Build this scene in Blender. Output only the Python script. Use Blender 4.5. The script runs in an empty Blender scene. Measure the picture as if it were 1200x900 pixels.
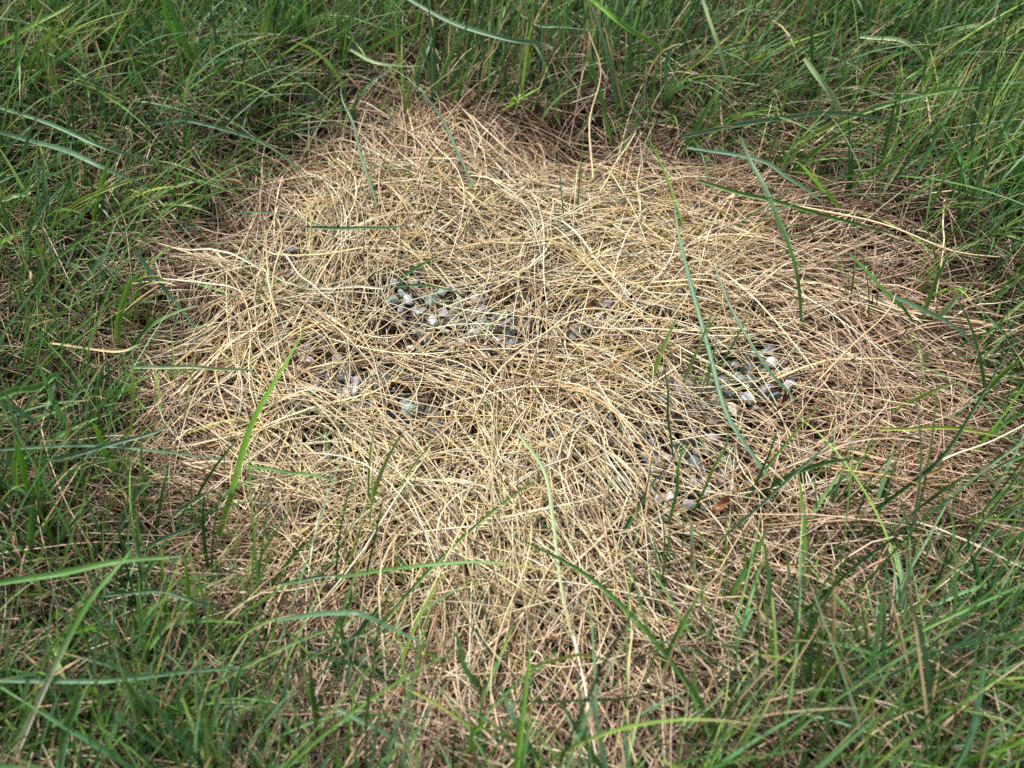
import bpy, math, random
import numpy as np

rng = np.random.default_rng(7)
random.seed(7)
scene = bpy.context.scene
R = math.radians

# ------------------------------------------------------------------ camera, sky, sun, exposure
PITCH, DIST, HFOV = 52.0, 0.46, 50.0
FPX = 600 / math.tan(R(HFOV / 2))
cam_pos = np.array([0, -DIST * math.cos(R(PITCH)), DIST * math.sin(R(PITCH))])
cam_right = np.array([1.0, 0, 0])
cam_up = np.array([0, math.sin(R(PITCH)), math.cos(R(PITCH))])
cam_fwd = np.array([0, math.cos(R(PITCH)), -math.sin(R(PITCH))])
cam_data = bpy.data.cameras.new('camera')
cam = bpy.data.objects.new('camera', cam_data)
scene.collection.objects.link(cam)
cam.location = cam_pos
cam.rotation_euler = (R(90 - PITCH), 0, 0)
cam_data.sensor_width = 36
cam_data.lens = 18 / math.tan(R(HFOV / 2))
cam_data.clip_start, cam_data.clip_end = 0.01, 200
cam_data.dof.use_dof = True
cam_data.dof.focus_distance = 0.46
cam_data.dof.aperture_fstop = 11.0
scene.camera = cam

SUN_EL, SUN_AZ = 58.0, -35.0          # azimuth from +Y (away from the camera), negative = left
world = bpy.data.worlds.new('World')
scene.world = world
world.use_nodes = True
nt = world.node_tree
bg = nt.nodes['Background']
sky = nt.nodes.new('ShaderNodeTexSky')
sky.sky_type = 'NISHITA'
sky.sun_disc = False
sky.sun_elevation = R(SUN_EL)
sky.sun_rotation = R(SUN_AZ)
sky.dust_density = 4.0
sky.air_density = 1.0
hsv = nt.nodes.new('ShaderNodeHueSaturation')
hsv.inputs['Saturation'].default_value = 0.45    # thin cloud: a paler sky
nt.links.new(sky.outputs[0], hsv.inputs['Color'])
nt.links.new(hsv.outputs[0], bg.inputs[0])
bg.inputs[1].default_value = 0.05
sun_data = bpy.data.lights.new('sun', 'SUN')
sun_data.energy = 1.5
sun_data.angle = R(10)
sun_data.color = (1.0, 0.96, 0.9)
sun = bpy.data.objects.new('sun', sun_data)
scene.collection.objects.link(sun)
sun.rotation_euler = (R(90 - SUN_EL), 0, R(180 - SUN_AZ))
scene.view_settings.view_transform = 'Standard'
scene.view_settings.look = 'None'
scene.view_settings.exposure = 1.8
scene.view_settings.gamma = 1
scene.cycles.use_denoising = False
scene.cycles.max_bounces = 6
scene.cycles.diffuse_bounces = 2
scene.cycles.transmission_bounces = 4
scene.cycles.use_adaptive_sampling = False

# ------------------------------------------------------------------ helpers
def lin(h):
    """sRGB triple (0-255) to linear"""
    c = np.asarray(h, float) / 255
    return np.where(c <= 0.04045, c / 12.92, ((c + 0.055) / 1.055) ** 2.4)

def vnoise(x, y, scale, seed):
    """smooth value noise in about -1..1"""
    r = np.random.default_rng(seed)
    tab = r.uniform(-1, 1, (64, 64))
    u, v = np.asarray(x) / scale + 31.7, np.asarray(y) / scale + 17.3
    i, j = np.floor(u).astype(int), np.floor(v).astype(int)
    f, g = u - i, v - j
    f, g = f * f * (3 - 2 * f), g * g * (3 - 2 * g)
    a, b = tab[i % 64, j % 64], tab[(i + 1) % 64, j % 64]
    c, d = tab[i % 64, (j + 1) % 64], tab[(i + 1) % 64, (j + 1) % 64]
    return (a * (1 - f) + b * f) * (1 - g) + (c * (1 - f) + d * f) * g

def ground_at(u, v, h=0.0):
    """point of the place at height h seen at photograph position (u, v)"""
    u, v, h = np.broadcast_arrays(np.asarray(u, float), np.asarray(v, float), np.asarray(h, float))
    d = (cam_fwd[None] + ((u.ravel() - 600) / FPX)[:, None] * cam_right[None]
         - ((v.ravel() - 450) / FPX)[:, None] * cam_up[None])
    t = (h.ravel() - cam_pos[2]) / d[:, 2]
    return (cam_pos[None] + d * t[:, None]).reshape(u.shape + (3,))

def to_photo(P):
    q = np.asarray(P) - cam_pos
    z = q @ cam_fwd
    return 600 + FPX * (q @ cam_right) / z, 450 - FPX * (q @ cam_up) / z

PATCH = [(290, 245), (360, 190), (400, 150), (470, 140), (560, 135), (640, 175), (720, 180), (850, 190), (940, 270), (1040, 345), (1110, 430),
         (1125, 540), (1060, 620), (960, 665), (850, 700), (770, 775), (690, 865), (500, 865), (410, 775),
         (330, 700), (240, 645), (190, 560), (160, 440), (185, 335)]
_pp = ground_at([p[0] for p in PATCH], [p[1] for p in PATCH])[:, :2]

def patch_dist(x, y):
    """signed distance to the rim of the dead patch, negative inside (metres)"""
    x, y = np.asarray(x, float), np.asarray(y, float)
    best = np.full(x.shape, 1e9)
    inside = np.zeros(x.shape, bool)
    n = len(_pp)
    for i in range(n):
        ax, ay = _pp[i]; bx, by = _pp[(i + 1) % n]
        ex, ey = bx - ax, by - ay
        t = np.clip(((x - ax) * ex + (y - ay) * ey) / (ex * ex + ey * ey), 0, 1)
        best = np.minimum(best, np.hypot(x - ax - t * ex, y - ay - t * ey))
        cross = ((ay > y) != (by > y)) & (x < (bx - ax) * (y - ay) / (by - ay + 1e-12) + ax)
        inside ^= cross
    return np.where(inside, -best, best)

def sstep(a, b, x):
    t = np.clip((x - a) / (b - a), 0, 1)
    return t * t * (3 - 2 * t)

HOLLOWS = [(340, 165, 55, 1.0), (690, 168, 44, 1.0), (335, 335, 32, .8), (210, 395, 35, .7), (260, 265, 40, .7), (770, 10, 50, 1.0),
           (430, 700, 40, .35), (640, 800, 40, .3), (250, 830, 50, .5), (60, 250, 45, .5), (1100, 690, 45, .5), (700, 420, 30, .2)]
_hw = [(ground_at(u, v), r * 0.00036, k) for u, v, r, k in HOLLOWS]

def hollow(x, y):
    s = 0
    for p, r, k in _hw:
        s = s + k * np.exp(-((x - p[0]) ** 2 + (y - p[1]) ** 2) / (2 * r * r))
    return np.clip(s, 0, 1)

# spots where stones lie bare between the straw
STONY = [(490, 350, 45), (545, 390, 38), (375, 430, 30), (342, 300, 20), (490, 490, 28), (415, 460, 20), (900, 450, 42),
         (835, 475, 28), (780, 580, 40), (815, 545, 25), (690, 385, 26), (805, 465, 18), (575, 385, 24), (385, 535, 16), (745, 510, 20)]
_st = [(ground_at(u, v), r * 0.00036) for u, v, r in STONY]

def stony(x, y):
    s = 0
    for p, r in _st:
        s = s + np.exp(-((x - p[0]) ** 2 + (y - p[1]) ** 2) / (2 * r * r))
    return np.clip(s, 0, 1)

def terrain(x, y):
    d = patch_dist(x, y)
    z = 0.006 * vnoise(x, y, 0.09, 3) + 0.003 * vnoise(x, y, 0.035, 4) + 0.0012 * vnoise(x, y, 0.012, 5)
    z = z + 0.006 * sstep(-0.02, 0.06, d) - 0.012 * hollow(x, y)
    return z - 0.004

def new_obj(name, mesh, mat=None):
    o = bpy.data.objects.new(name, mesh)
    scene.collection.objects.link(o)
    if mat is not None and not mesh.materials:
        mesh.materials.append(mat)
    return o

def tag(o, label, cat, group=None, kind=None):
    o['label'] = label
    o['category'] = cat
    if group: o['group'] = group
    if kind: o['kind'] = kind
    return o

def strands(name, P, W, col, mat, sides=3, side_dir=None, fold=0.25, caps=False):
    """P (N,S,3) centre lines, W (N,S) widths, col (N,S,3).  sides >= 3: round stems; 2: folded leaf blades of three rows"""
    P = np.asarray(P); N, S, _ = P.shape
    T = np.gradient(P, axis=1)
    T /= np.linalg.norm(T, axis=2, keepdims=True) + 1e-12
    if side_dir is None:
        ref = np.zeros((N, 1, 3)); ref[..., 2] = 1
        ref[..., :2] += rng.normal(0, 0.5, (N, 1, 2))
        side = np.cross(T, np.broadcast_to(ref, T.shape))
    else:
        side = side_dir - T * np.sum(side_dir * T, axis=2, keepdims=True)
    side /= np.linalg.norm(side, axis=2, keepdims=True) + 1e-12
    nrm = np.cross(side, T)
    h = (W / 2)[..., None]
    if sides == 2:
        rows = [P - side * h + nrm * h * fold, P - nrm * h * fold * 0.6, P + side * h + nrm * h * fold]
        across = [-1, 0, 1]; K = 3; pairs = [(0, 1), (1, 2)]
    else:
        rows, across = [], []
        ph = rng.uniform(0, 6.28, (N, 1, 1))
        for k in range(sides):
            a = ph + 2 * math.pi * k / sides
            rows.append(P + side * h * np.cos(a) + nrm * h * np.sin(a) * 0.8)
            across.append(k / sides)
        K = sides; pairs = [(k, (k + 1) % K) for k in range(K)]
    V = np.stack(rows, axis=2)                                  # N,S,K,3
    nv = N * S * K
    base = (np.arange(N)[:, None, None] * S + np.arange(S - 1)[None, :, None]) * K
    a = np.array([p[0] for p in pairs]); b = np.array([p[1] for p in pairs])
    F = np.stack([base + a, base + b, base + K + b, base + K + a], axis=-1).reshape(-1, 4)
    me = bpy.data.meshes.new(name)
    me.vertices.add(nv); me.vertices.foreach_set('co', V.astype(np.float32).ravel())
    nf = len(F)
    me.loops.add(nf * 4); me.loops.foreach_set('vertex_index', F.astype(np.int32).ravel())
    me.polygons.add(nf)
    me.polygons.foreach_set('loop_start', np.arange(0, nf * 4, 4, dtype=np.int32))
    me.polygons.foreach_set('use_smooth', np.ones(nf, bool))
    C = np.ones((N, S, K, 4), np.float32); C[..., :3] = col[:, :, None, :]
    ca = me.color_attributes.new('tint', 'FLOAT_COLOR', 'POINT'); ca.data.foreach_set('color', C.ravel())
    ac = np.broadcast_to(np.array(across, np.float32), (N, S, K)) + rng.uniform(0, 0.001, (N, 1, 1))
    at = me.attributes.new('across', 'FLOAT', 'POINT'); at.data.foreach_set('value', np.ascontiguousarray(ac, np.float32).ravel())
    me.update(); me.validate()
    return new_obj(name, me, mat)

# ------------------------------------------------------------------ materials
def leaf_material(name, rough=0.45, spec=0.4, trans=0.3, ribs=9.0, rib_amt=0.12, mottle=0.25, mottle_scale=350):
    m = bpy.data.materials.new(name); m.use_nodes = True
    t = m.node_tree; L = t.links.new
    b = t.nodes['Principled BSDF']; out = t.nodes['Material Output']
    a = t.nodes.new('ShaderNodeAttribute'); a.attribute_name = 'tint'
    ac = t.nodes.new('ShaderNodeAttribute'); ac.attribute_name = 'across'
    w = t.nodes.new('ShaderNodeMath'); w.operation = 'MULTIPLY'; w.inputs[1].default_value = ribs
    L(ac.outputs['Fac'], w.inputs[0])
    s = t.nodes.new('ShaderNodeMath'); s.operation = 'COSINE'; L(w.outputs[0], s.inputs[0])
    geo = t.nodes.new('ShaderNodeNewGeometry')
    n = t.nodes.new('ShaderNodeTexNoise'); n.inputs['Scale'].default_value = mottle_scale; n.inputs['Detail'].default_value = 3
    L(geo.outputs['Position'], n.inputs['Vector'])
    f1 = t.nodes.new('ShaderNodeMath'); f1.operation = 'MULTIPLY_ADD'; f1.inputs[1].default_value = rib_amt; f1.inputs[2].default_value = 1 - mottle / 2
    L(s.outputs[0], f1.inputs[0])
    f2 = t.nodes.new('ShaderNodeMath'); f2.operation = 'MULTIPLY_ADD'; f2.inputs[1].default_value = mottle
    L(n.outputs['Fac'], f2.inputs[0]); L(f1.outputs[0], f2.inputs[2])
    mx = t.nodes.new('ShaderNodeVectorMath'); mx.operation = 'SCALE'
    L(a.outputs['Color'], mx.inputs[0]); L(f2.outputs[0], mx.inputs['Scale'])
    L(mx.outputs[0], b.inputs['Base Color'])
    b.inputs['Roughness'].default_value = rough
    b.inputs['Specular IOR Level'].default_value = spec
    if trans > 0:
        tr = t.nodes.new('ShaderNodeBsdfTranslucent'); L(mx.outputs[0], tr.inputs['Color'])
        mix = t.nodes.new('ShaderNodeMixShader'); mix.inputs[0].default_value = trans
        L(b.outputs[0], mix.inputs[1]); L(tr.outputs[0], mix.inputs[2]); L(mix.outputs[0], out.inputs['Surface'])
    return m

M_straw = leaf_material('straw', 0.42, 0.45, 0.12, 6.28, 0.10, 0.35, 260)
M_green = leaf_material('green_leaf', 0.42, 0.45, 0.30, 14.0, 0.10, 0.3, 220)

def ground_material():
    m = bpy.data.materials.new('dark_soil'); m.use_nodes = True
    t = m.node_tree; L = t.links.new; b = t.nodes['Principled BSDF']
    geo = t.nodes.new('ShaderNodeNewGeometry')
    n = t.nodes.new('ShaderNodeTexNoise'); n.inputs['Scale'].default_value = 160; n.inputs['Detail'].default_value = 8
    L(geo.outputs['Position'], n.inputs['Vector'])
    r = t.nodes.new('ShaderNodeValToRGB'); L(n.outputs['Fac'], r.inputs[0])
    r.color_ramp.elements[0].position = 0.3; r.color_ramp.elements[0].color = (0.012, 0.008, 0.006, 1)
    r.color_ramp.elements[1].position = 0.75; r.color_ramp.elements[1].color = (0.075, 0.05, 0.035, 1)
    L(r.outputs[0], b.inputs['Base Color'])
    b.inputs['Roughness'].default_value = 0.95; b.inputs['Specular IOR Level'].default_value = 0.15
    bp = t.nodes.new('ShaderNodeBump'); bp.inputs['Strength'].default_value = 0.7; bp.inputs['Distance'].default_value = 0.002
    L(n.outputs['Fac'], bp.inputs['Height']); L(bp.outputs[0], b.inputs['Normal'])
    return m

def stone_material():
    m = bpy.data.materials.new('pebble_stone'); m.use_nodes = True
    t = m.node_tree; L = t.links.new; b = t.nodes['Principled BSDF']
    a = t.nodes.new('ShaderNodeAttribute'); a.attribute_name = 'tint'
    geo = t.nodes.new('ShaderNodeTexCoord')
    n = t.nodes.new('ShaderNodeTexNoise'); n.inputs['Scale'].default_value = 900; n.inputs['Detail'].default_value = 6
    L(geo.outputs['Object'], n.inputs['Vector'])
    v = t.nodes.new('ShaderNodeTexNoise'); v.inputs['Scale'].default_value = 250; v.inputs['Detail'].default_value = 2
    L(geo.outputs['Object'], v.inputs['Vector'])
    r = t.nodes.new('ShaderNodeMapRange'); r.inputs['From Min'].default_value = .3; r.inputs['From Max'].default_value = .7
    r.inputs['To Min'].default_value = .55; r.inputs['To Max'].default_value = 1.3
    L(n.outputs['Fac'], r.inputs['Value'])
    r2 = t.nodes.new('ShaderNodeMapRange'); r2.inputs['From Min'].default_value = .3; r2.inputs['From Max'].default_value = .7
    r2.inputs['To Min'].default_value = .75; r2.inputs['To Max'].default_value = 1.2
    L(v.outputs['Fac'], r2.inputs['Value'])
    mm = t.nodes.new('ShaderNodeMath'); mm.operation = 'MULTIPLY'; L(r.outputs[0], mm.inputs[0]); L(r2.outputs[0], mm.inputs[1])
    mx = t.nodes.new('ShaderNodeVectorMath'); mx.operation = 'SCALE'
    L(a.outputs['Color'], mx.inputs[0]); L(mm.outputs[0], mx.inputs['Scale']); L(mx.outputs[0], b.inputs['Base Color'])
    b.inputs['Roughness'].default_value = 0.6
    bp = t.nodes.new('ShaderNodeBump'); bp.inputs['Strength'].default_value = 0.5; bp.inputs['Distance'].default_value = 0.0006
    L(n.outputs['Fac'], bp.inputs['Height']); L(bp.outputs[0], b.inputs['Normal'])
    return m
M_soil, M_stone = ground_material(), stone_material()

# ------------------------------------------------------------------ ground
def grid_ground():
    gx = np.concatenate([-np.geomspace(0.75, 12, 14)[::-1], np.linspace(-0.74, 0.74, 240), np.geomspace(0.75, 12, 14)])
    gy = np.concatenate([-np.geomspace(0.55, 12, 14)[::-1], np.linspace(-0.54, 0.84, 230), np.geomspace(0.85, 12, 14)])
    X, Y = np.meshgrid(gx, gy, indexing='ij')
    Z = terrain(X, Y)
    nx, ny = X.shape
    idx = np.arange(nx * ny).reshape(nx, ny)
    F = np.stack([idx[:-1, :-1], idx[1:, :-1], idx[1:, 1:], idx[:-1, 1:]], -1).reshape(-1, 4)
    me = bpy.data.meshes.new('ground')
    me.from_pydata(np.stack([X, Y, Z], -1).reshape(-1, 3).tolist(), [], F.tolist())
    me.polygons.foreach_set('use_smooth', np.ones(len(me.polygons), bool))
    o = new_obj('ground', me, M_soil)
    tag(o, 'dark brown soil showing in the gaps under the grass', 'ground', kind='structure')
grid_ground()

# ------------------------------------------------------------------ direction of lie, read off the photograph
STRAW_DIR = [(420, 215, .15, 1, .5), (500, 200, .7, .8, .6), (560, 250, 1, .55, .6), (610, 330, -1, .6, .4), (680, 290, -1, .5, .5), (720, 380, 1, .3, .35),
             (700, 480, 1, .5, .35), (570, 470, .8, .6, .6), (900, 420, 1, .3, .4), (1000, 350, 1, .25, .3), (1000, 480, 1, .3, .35),
             (1000, 570, 1, .15, .45), (450, 400, 1, .15, .7), (300, 290, .05, 1, .35), (235, 340, -1, .5, .5), (250, 450, -.6, 1, .6), (380, 480, .7, .8, .9),
             (300, 570, 1, .15, .4), (450, 650, -.5, 1, .5), (560, 620, .7, 1, .7), (620, 760, .4, 1, .6), (480, 800, -.2, 1, .5), (800, 660, 1, .5, .45),
             (930, 710, 1, .45, .45), (700, 200, .9, .6, .35), (830, 230, -1, .35, .5), (150, 250, .9, .5, .6), (100, 450, 1, .1, .5), (1150, 300, 1, .15, .4),
             (1100, 750, 1, .35, .5), (200, 750, .5, .8, .8), (700, 60, .3, 1, .8), (250, 80, .5, .8, .8), (1000, 120, 1, .15, .5), (780, 560, .8, .8, .8)]
_sd = []
for u, v, a, b, sp in STRAW_DIR:
    p, q = ground_at(u, v), ground_at(u + 20 * a, v + 20 * b)
    d = (q - p)[:2]; d /= np.linalg.norm(d)
    _sd.append((p[0], p[1], d[0], d[1], sp))
_sd = np.array(_sd)

def lie(x, y, table, sigma):
    w = np.exp(-((x[:, None] - table[None, :, 0]) ** 2 + (y[:, None] - table[None, :, 1]) ** 2) / (2 * sigma ** 2)) + 1e-9
    w /= w.sum(1, keepdims=True)
    # pick one control by weight so that neighbouring lays cross instead of averaging out
    k = (w.cumsum(1) > rng.uniform(0, 1, (len(x), 1))).argmax(1)
    ang = np.arctan2(table[k, 3], table[k, 2])
    return ang, table[k, 4]

# extent of the scattered growth (well beyond the frame)
X0, X1, Y0, Y1 = -0.46, 0.46, -0.27, 0.45
def in_wedge(x, y, grow):
    u, v = to_photo(np.stack([x, y, np.zeros_like(x)], -1))
    return (u > -grow) & (u < 1200 + grow) & (v > -grow) & (v < 900 + grow)

def lay_strands(x, y, ang, length, S, layer, arch, curl, wig, droop=0.0, kink=0.12):
    """strands lying on the ground: plan curve with steady curl, height = terrain + layer + arch"""
    N = len(x)
    s = np.linspace(0, 1, S)[None, :]
    L = length[:, None]
    kk = (rng.uniform(0, 1, N) < kink)[:, None] * rng.normal(0, 0.8, (N, 1)) * (s > rng.uniform(0.25, 0.9, (N, 1)))
    th = kk + ang[:, None] + curl[:, None] * (s - 0.3) + wig[:, None] * np.sin(s * rng.uniform(3, 7, (N, 1)) + rng.uniform(0, 6.28, (N, 1)))
    dx, dy = np.cos(th) * L / (S - 1), np.sin(th) * L / (S - 1)
    px = x[:, None] + np.cumsum(dx, 1) - dx[:, :1]
    py = y[:, None] + np.cumsum(dy, 1) - dy[:, :1]
    mid = S // 3
    px += (x - px[:, mid])[:, None]; py += (y - py[:, mid])[:, None]
    pz = terrain(px, py) + layer[:, None] + arch[:, None] * np.sin(np.pi * np.clip(s * 1.05, 0, 1)) \
        - droop * s ** 2 + rng.normal(0, 0.0012, (N, 1)) * np.sin(s * 9 + rng.uniform(0, 6.28, (N, 1)))
    pz = np.maximum(pz, terrain(px, py) + 0.0004)
    return np.stack([px, py, pz], -1)

def clear_of(P, over_stones, over_hollows):
    """which strands stay when those lying across the stones and hollows are thinned out"""
    st = stony(P[..., 0], P[..., 1]).max(1); ho = hollow(P[..., 0], P[..., 1]).max(1)
    return rng.uniform(0, 1, len(P)) > np.maximum(over_stones * np.clip(st * 1.2, 0, 1), over_hollows * ho)

def mixcol(palette, weights, n, jitter=0.12):
    pal = np.array([lin(c) for c in palette])
    k = rng.choice(len(pal), n, p=np.array(weights) / np.sum(weights))
    c = pal[k] * np.exp(rng.normal(0, jitter, (n, 1))) * np.exp(rng.normal(0, jitter * .25, (n, 3)))
    return np.clip(c, 0.002, 0.85)

STRAW_PAL = [(229, 213, 173), (219, 198, 152), (237, 226, 194), (207, 181, 129), (182, 148, 104), (215, 194, 160)]
THATCH_PAL = [(182, 156, 128), (152, 123, 97), (208, 188, 160), (110, 84, 63), (156, 130, 112), (88, 66, 51)]
AGED_SHADE_PAL = [(100, 78, 62), (78, 60, 48), (124, 99, 80), (62, 48, 39)]  # browns of aged stems, with shade low in the mat painted in
GREEN_PAL = [(85, 130, 50), (61, 104, 44), (84, 126, 82), (116, 162, 52), (48, 85, 46), (116, 154, 114), (156, 176, 86)]

def seeds(n, keep):
    xs, ys = [], []
    got = 0
    while got < n:
        x = rng.uniform(X0, X1, 40000); y = rng.uniform(Y0, Y1, 40000)
        p = keep(x, y)
        k = rng.uniform(0, 1, len(x)) < p
        xs.append(x[k]); ys.append(y[k]); got += k.sum()
    return np.concatenate(xs)[:n], np.concatenate(ys)[:n]

# ------------------------------------------------------------------ thatch: duller dead stems low down everywhere
def thatch():
    n = 27000
    def keep(x, y):
        d = patch_dist(x, y)
        k = 0.24 + 0.76 * sstep(-0.06, 0.02, d)
        k = k * (1 - 0.85 * hollow(x, y)) * (1 - 0.9 * stony(x, y))
        return k * np.where(in_wedge(x, y, 90), 1.0, 0.35)
    x, y = seeds(n, keep)
    ang, sp = lie(x, y, _sd, 0.035)
    ang = ang + rng.normal(0, 1, n) * (sp + 0.35)
    d = patch_dist(x, y)
    depth = rng.uniform(0, 1, n) ** 0.85
    layer = depth * (0.007 + 0.011 * sstep(-0.03, 0.04, d))
    P = lay_strands(x, y, ang, rng.uniform(0.03, 0.085, n), 7, layer, rng.gamma(1.5, 0.0022, n), rng.normal(0, 0.55, n), rng.normal(0, 0.12, n))
    W = rng.uniform(0.00045, 0.0009, n)[:, None] * np.linspace(1, 0.55, 7)[None]
    c = mixcol(THATCH_PAL, [5, 4, 4.5, 2.5, 3, 1.5], n)
    aged_shade = mixcol(AGED_SHADE_PAL, [4, 4, 2, 2], n)                       # old low stems, coloured darker to deepen the shade beneath
    pick = rng.uniform(0, 1, n) < np.clip(1.15 - 1.5 * depth, 0, 1) * 0.9 + 0.35 * (d < -0.01) + 0.38 * (d > 0.02)  # more dark stems out in the turf paint its gaps as shaded
    c = np.where(pick[:, None], aged_shade, c)
    k = clear_of(P, 0.85, 0.5)
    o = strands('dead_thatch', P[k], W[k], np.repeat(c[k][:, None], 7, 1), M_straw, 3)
    tag(o, 'dull brown thatch of old dead stems under the green grass', 'thatch', kind='stuff')
thatch()

# ------------------------------------------------------------------ bright straw of the dead patch, in combed locks
def straw():
    n_lock = 860
    def keep(x, y):
        d = patch_dist(x, y) + 0.012 * vnoise(x, y, 0.04, 21)
        return (1 - sstep(-0.05, 0.035, d)) * (1 - 0.75 * hollow(x, y)) * (1 - 0.72 * stony(x, y)) * (0.45 + 0.55 * sstep(-0.5, 0.3, vnoise(x, y, 0.022, 77)))
    lx, ly = seeds(n_lock, keep)
    lang, lsp = lie(lx, ly, _sd, 0.028)
    lang = lang + rng.normal(0, 1, n_lock) * (lsp * 0.8 + 0.15)
    m = rng.integers(4, 12, n_lock)
    k = np.repeat(np.arange(n_lock), m)
    n = len(k)
    lcurl = rng.normal(0, 0.85, n_lock)
    llay = rng.uniform(0, 1, n_lock)
    x = lx[k] + rng.normal(0, 0.008, n); y = ly[k] + rng.normal(0, 0.008, n)
    n2 = 3900
    x2, y2 = seeds(n2, keep)
    a2, s2 = lie(x2, y2, _sd, 0.03)
    x, y = np.concatenate([x, x2]), np.concatenate([y, y2])
    ang = np.concatenate([lang[k] + rng.normal(0, 0.3, n), a2 + rng.normal(0, 1, n2) * (s2 + 0.35)])
    curl = np.concatenate([lcurl[k] + rng.normal(0, 0.25, n), rng.normal(0, 0.95, n2)])
    lay = np.concatenate([np.clip(llay[k] + rng.normal(0, 0.15, n), 0, 1), rng.uniform(0, 1, n2)])
    N = n + n2
    hump = 1 + 0.35 * vnoise(x, y, 0.05, 33)
    thick = 1 - sstep(-0.06, 0.005, patch_dist(x, y))
    layer = 0.003 + lay * (0.006 + 0.005 * thick) * hump * (1 - 0.5 * stony(x, y))
    S = 10
    P = lay_strands(x, y, ang, np.where(rng.uniform(0, 1, N) < 0.06, rng.uniform(0.006, 0.03, N), rng.uniform(0.045, 0.11, N)), S, layer, rng.gamma(1.6, 0.002, N), curl, rng.normal(0, 0.13, N), kink=0.22)
    W = rng.uniform(0.00048, 0.00085, N)[:, None] * np.linspace(1, 0.6, S)[None]
    d = patch_dist(x, y)
    c = mixcol(STRAW_PAL, [5, 4, 3, 2.2, 1.2, 2], N, 0.10)
    dull = mixcol([(206, 178, 148), (190, 160, 130), (224, 204, 176), (166, 134, 106), (196, 172, 150)], [4, 4, 3, 2.5, 3], N, 0.10)
    u, v = to_photo(np.stack([x, y, np.zeros_like(x)], -1))
    mixw = np.clip(sstep(-0.05, 0.01, d) * 0.95 + 0.35 * sstep(640, 820, v) + 0.6 * sstep(800, 980, u) + 0.15 * (1 - sstep(180, 260, v)) + 0.2 * (1 - sstep(200, 300, u)) - 0.05, 0, 1)
    pick = rng.uniform(0, 1, N) < mixw
    c = np.where(pick[:, None], dull, c)
    aged_shade = mixcol(AGED_SHADE_PAL, [2, 3, 3, 1], N)                       # aged lowest lays, their colour darkened as shade between the straws
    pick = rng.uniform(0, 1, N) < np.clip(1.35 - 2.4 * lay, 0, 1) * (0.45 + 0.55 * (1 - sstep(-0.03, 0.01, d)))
    c = np.where(pick[:, None], aged_shade, c)
    col = np.repeat(c[:, None], S, 1) * np.exp(rng.normal(0, 0.10, (N, S, 1)))
    fb = np.clip(1 - np.linspace(0, 1, S) * 3.2, 0, 1)[None, :, None] * rng.uniform(0, 1, (N, 1, 1)) ** 2
    col = np.clip(col * (1 - fb) + lin((132, 94, 62)) * fb, 0.002, 0.85)
    k = clear_of(P, 0.64, 0.55)
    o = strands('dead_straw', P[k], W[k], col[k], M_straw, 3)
    f = k & (rng.uniform(0, 1, N) < 0.06)                          # some are flat split leaves
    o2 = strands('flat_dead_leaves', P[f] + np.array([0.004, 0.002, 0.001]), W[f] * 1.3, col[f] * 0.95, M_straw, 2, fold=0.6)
    tag(o2, 'flat split dead grass leaves mixed into the pale straw', 'straw', kind='stuff')
    tag(o, 'matted pale yellow dead grass lying over the bare stony patch', 'straw', kind='stuff')
straw()

# ------------------------------------------------------------------ living fine grass round the patch, in tufts
GREEN_DIR = [(500, 40, .15, .5, .35), (620, 60, .1, .6, .35), (100, 80, .8, .3, .9), (250, 60, .1, .6, .8), (1100, 60, .9, .35, .8), (950, 80, .7, .5, .8), (1100, 230, .6, .6, .6),
             (1150, 350, .8, -.3, .7), (1000, 790, .8, .6, .4), (1130, 720, .9, .3, .6), (850, 760, .1, .9, .6), (780, 680, .2, .9, .5), (100, 800, .2, .7, .9), (300, 800, .3, .6, .9),
             (60, 420, 1, .1, .7), (120, 560, .6, .6, .8), (60, 250, .9, .1, .8), (550, 880, -.3, .5, 1), (900, 200, .8, -.3, .7), (1150, 550, .7, .5, .7), (200, 180, .8, -.2, .8)]
_gd = []
for u, v, a, b, sp in GREEN_DIR:
    p = ground_at(u, v)
    _gd.append((p[0], p[1], a, b, sp))
_gd = np.array(_gd)

def grow(x, y, ang, length, S, lean0, bend, side_wig):
    """upright strands: start at a lean from vertical, bend over further along their length"""
    N = len(x)
    s = np.linspace(0, 1, S)[None, :]
    phi = lean0[:, None] + bend[:, None] * s ** 1.3                  # tilt from vertical
    phi = np.minimum(phi, 1.85)
    th = ang[:, None] + side_wig[:, None] * s
    L = length[:, None] / (S - 1)
    dx, dy, dz = np.sin(phi) * np.cos(th) * L, np.sin(phi) * np.sin(th) * L, np.cos(phi) * L
    px = x[:, None] + np.cumsum(dx, 1) - dx[:, :1]; py = y[:, None] + np.cumsum(dy, 1) - dy[:, :1]
    pz = terrain(x, y)[:, None] + np.cumsum(dz, 1) - dz[:, :1]
    g = terrain(px, py) + 0.004
    pz = np.where(pz < g, g + 0.3 * (g - pz) * 0.0, pz)
    return np.stack([px, py, pz], -1)

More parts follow.
